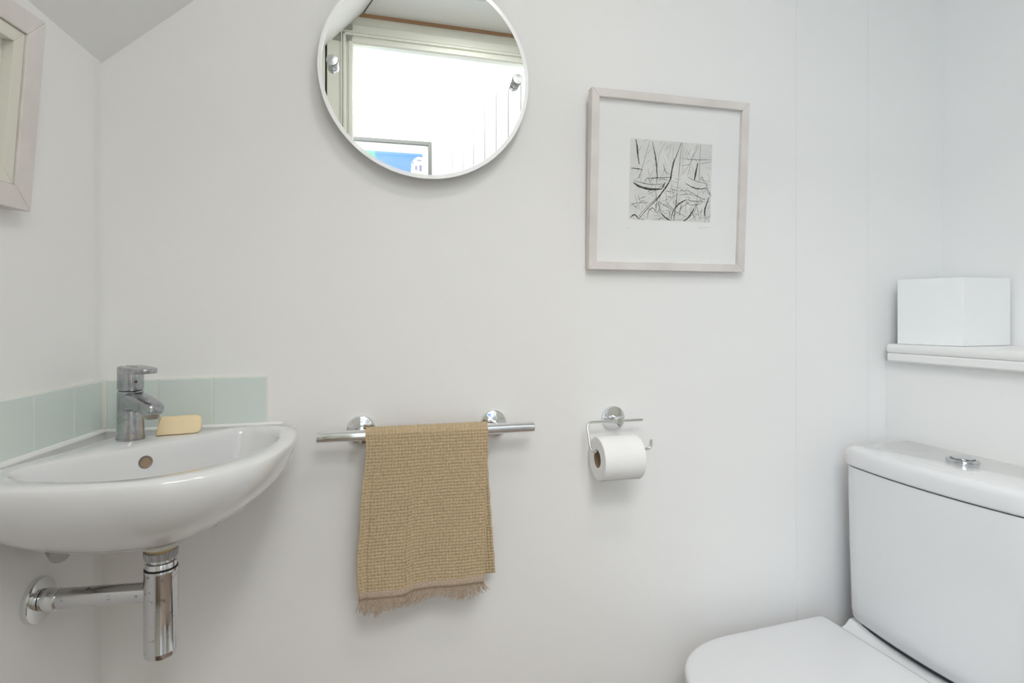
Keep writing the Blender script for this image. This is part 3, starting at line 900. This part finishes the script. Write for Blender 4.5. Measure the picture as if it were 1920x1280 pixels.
# ------------------------------------------------------------------ close-coupled toilet
TA = radians(3.0)
TG = Vector((sin(TA), -cos(TA)))             # across the cistern, towards the door
TD = Vector((cos(TA), sin(TA)))              # from the front of the cistern to its back
F0 = Vector((1.0198, 1.0426))
def FT2(g, d, z):
    p = F0 + TG * g + TD * d
    return (p.x, p.y, z)
TW = 0.372
toilet = thing('toilet', 'white close-coupled toilet with closed seat and bowed cistern', 'toilet', FT2(TW / 2, -0.1, 0))
def cist_outline(inset, dep=0.178, bow=0.020, r=0.014, w=TW):
    """front bowed, corners rounded"""
    pts = []
    a, b = inset, w - inset
    fr = lambda g: -bow * (1 - ((g - w / 2) / (w / 2)) ** 2) + inset
    # far front corner
    pts.append((a, dep - inset * .3))
    pts.append((a, fr(a) + r))
    for k in range(1, 5):
        t = pi / 2 * k / 5
        pts.append((a + r * (1 - cos(t)), fr(a) + r * (1 - sin(t))))
    for k in range(0, 17):
        g = a + r + (b - a - 2 * r) * k / 16
        pts.append((g, fr(g)))
    for k in range(1, 5):
        t = pi / 2 * k / 5
        pts.append((b - r * (1 - sin(t)), fr(b) + r * (1 - cos(t))))
    pts.append((b, fr(b) + r))
    pts.append((b, dep - inset * .3))
    return pts
LT, LB = 0.7755, 0.7345
obj('cistern_lid', loft([[FT2(g, d, z) for g, d in cist_outline(i)] for z, i in ((LB, .003), (LB + .002, .0005), (LB + .005, 0.0), (LT - .014, 0.0), (LT - .007, .0022), (LT - .0025, .0065), (LT, .014))]), M['porcelain'], toilet, ang=50)
BB = 0.3918
bodyr = []
for z, i, gs_, ds_ in ((BB, .014, .010, .010), (BB + .004, .006, .009, .009), (BB + .012, .001, .008, .008), (BB + .03, 0, .0075, .0075), (0.55, 0, .005, .005), (0.70, 0, .0035, .002), (LB - .0025, .001, .0035, .002)):
    pts = cist_outline(i + .0005)
    bodyr.append([FT2(TW / 2 + (g - TW / 2) * (1 - gs_ * 2 / TW), d + ds_ * (1 - d / .178), z) for g, d in pts])
obj('cistern_body', loft(bodyr), M['porcelain'], toilet, ang=50)
obj('lid_gap', loft([[FT2(TW / 2 + (g - TW / 2) * .97, d + .006 * (1 - d / .178), z) for g, d in cist_outline(.002)] for z in (LB - .004, LB + .003)]), M['dark'], toilet)
bcen = on_z(1805, 866, LT)
btn = obj('flush_button', lathe([(.0265, 0.0), (.0270, .003), (.0258, .0062), (.0225, .0075), (.0208, .0068), (.0200, .0066), (0, .0066)], (bcen.x, bcen.y, LT), (0, 0, 1), 56), M['satin_chrome'], toilet)
obj('button_plate', lathe([(.0182, .006), (.0182, .0085), (.0174, .0095), (0, .0098)], (bcen.x, bcen.y, LT), (0, 0, 1), 48), M['satin_chrome'], btn)
obj('button_gap', ring_geo(.0182, .0197, .0066, .0070, (bcen.x, bcen.y, LT), (0, 0, 1), 48), M['dark'], btn)
obj('old_sealant', prism([(0.05, .172), (TW - .004, .172), (TW - .004, .208), (0.05, .185)], LT - .018, LT - .008, FT2), M['old_sealant'], toilet, smooth=False, bevel=0.003)
# seat
S0 = Vector((0.974, 1.052))
def FSt(g, m, z):
    p = S0 + TG * g - TD * m
    return (p.x, p.y, z)
SW, SC = 0.365, 0.1825
def half(m):
    if m < .24:
        return .1825 - .0045 * m / .24
    return .178 * max(0.0, 1 - ((m - .24) / .19) ** 2.4) ** (1 / 2.4)
def seat_outline(k=1.0, back=0.0, n=36):
    ms = [0.0, .004, .012, .06, .12, .18, .24] + [.24 + .19 * sin(pi / 2 * i / 18) for i in range(1, 19)]
    L = []
    for m in ms:
        h = half(m)
        if m < .012:
            h -= .010 * (1 - sqrt(max(0, 1 - (1 - m / .012) ** 2)))
        L.append((h, m))
    pts = [(SC - h, m) for h, m in L] + [(SC + h, m) for h, m in reversed(L[:-1])]
    cm = .2
    return [(SC + (g - SC) * k, cm + (m - cm) * k + back * (1 - m / .43)) for g, m in pts]
ST_ = 0.40
obj('seat_lid', loft([[FSt(g, m, z) for g, m in seat_outline(k)] for z, k in ((ST_ - .019, .985), (ST_ - .018, .996), (ST_ - .012, 1.0), (ST_ - .005, .998), (ST_ - .0015, .990), (ST_ - .0003, .965), (ST_, .90))]), M['seat_plastic'], toilet, ang=60)
obj('seat_ring', loft([[FSt(g, m, z) for g, m in seat_outline(k)] for z, k in ((ST_ - .0375, .97), (ST_ - .036, .985), (ST_ - .024, .99), (ST_ - .0215, .98))]), M['seat_plastic'], toilet, ang=60)
pan = []
for z, k, bk in ((0.0, .60, .03), (0.03, .585, .03), (0.12, .60, .03), (0.2, .70, .02), (0.28, .86, .01), (0.33, .945, 0), (0.358, .965, 0), (ST_ - .0385, .955, 0)):
    pan.append([FSt(g, m - (1 - k) * .12, z) for g, m in seat_outline(k)])
obj('pan_bowl', loft(pan), M['porcelain'], toilet, ang=60)
led = [(-.06, .20), (-.06, .360), (-.03, .369), (.012, .371), (.030, .3735), (.045, .379), (.056, .3895), (.060, .3905), (.225, .3905), (.225, 0.0), (.05, 0.0), (.0, .12)]
obj('pan_ledge', loft([[FSt(g, -d, z if z > .36 or k else z) for d, z in led] for k, g in enumerate((0.0165, 0.3485))]), M['porcelain'], toilet, bevel=0.004, seg=3, ang=50)
obj('cistern_gap_shade', loft([[FT2(TW / 2 + (g - TW / 2) * .90, d + .012 * (1 - d / .178), z) for g, d in cist_outline(.006)] for z in (.3885, BB + .003)]), M['dark'], toilet)  # dark filler painted in as the shadow of the open seam

# ------------------------------------------------------------------ framed print in the hall (seen in the mirror)
HY = -1.12
VY = 2 * MC.y - HY
def mir_pt(px, py):                          # point of the hall wall seen at this pixel in the mirror
    p = on_y(px, py, VY)
    return p.x, p.z
hx1, hz1 = mir_pt(809, 268)
hw, hh = 0.62, 0.50
def FH_(a, b, c):
    return (hx1 - hw + a, HY + 0.001 + c, hz1 - hh + b)
hp = thing('framed_print', 'bright blue coastal print in slim grey frame, seen in the mirror', 'picture', (hx1 - hw / 2, HY, hz1 - hh))
picture_frame(hp, FH_, hw, hh, 0.021, 0.02, M['grey_frame'])
hm = obj('mat_board', fbox(.01, hw - .01, .01, hh - .01, .002, .006, FH_), M['mat_board'], hp, smooth=False)
def ab(px, py):
    x, z = mir_pt(px, py)
    return x - (hx1 - hw), z - (hz1 - hh)
a1, b1 = ab(792, 289)
art = obj('print', fbox(.07, a1, .07, b1, .006, .0065, FH_), M['blue'], hp, smooth=False)
obj('print_shape', prism([(.07, b1 - .09), (ab(704, 290)[0], b1 - .09), (ab(703, 281)[0], b1 - .001), (.07, b1 - .001)], .0065, .0069, FH_), M['green'], art, smooth=False)
bl = [(a1 - .0005, b1 - .022), (a1 - .025, b1 - .018), (a1 - .045, b1 - .03), (a1 - .062, b1 - .055), (a1 - .066, b1 - .12), (a1 - .09, b1 - .2), (a1 - .09, b1 - .3), (a1 - .0005, b1 - .3)]
obj('print_shape', prism(bl, .0065, .0070, FH_), M['pale_yellow'], art, smooth=False)
for (x0, x1, y0, y1) in ((.004, .018, .065, .10), (.03, .042, .07, .095), (.006, .03, .035, .043), (.008, .016, .118, .16), (.03, .05, .12, .17), (.05, .058, .05, .06)):
    obj('print_shape', fbox(a1 - x1, a1 - x0, b1 - y1, b1 - y0, .0070, .0074, FH_), M['lilac'], art, smooth=False)
obj('glass_pane', fbox(.015, hw - .015, .015, hh - .015, .0115, .013, FH_), M['pane'], hp, smooth=False)

# ------------------------------------------------------------------ flush lamp added to the flat ceiling as fill light, out of view
LP = Vector((0.38, 0.24, ZC))
lamp = thing('fill_lamp', 'round white flush lamp added out of view as fill light', 'lamp', LP)
obj('lamp_body', lathe([(0.0, 0.0), (.11, 0.0), (.11, .02), (.104, .024), (.098, .012), (0, .012)], LP, (0, 0, -1), 48), M['lamp_white'], lamp)
ld = bpy.data.lights.new('fill_lamp_disc', 'AREA')
ld.shape = 'DISK'
ld.size = 0.18
ld.energy = 1.9
ld.color = (1.0, 0.985, 0.97)
lo = bpy.data.objects.new('fill_lamp_disc', ld)
COL.objects.link(lo)
lo.parent = lamp
lo.location = (0, 0, -0.0245)
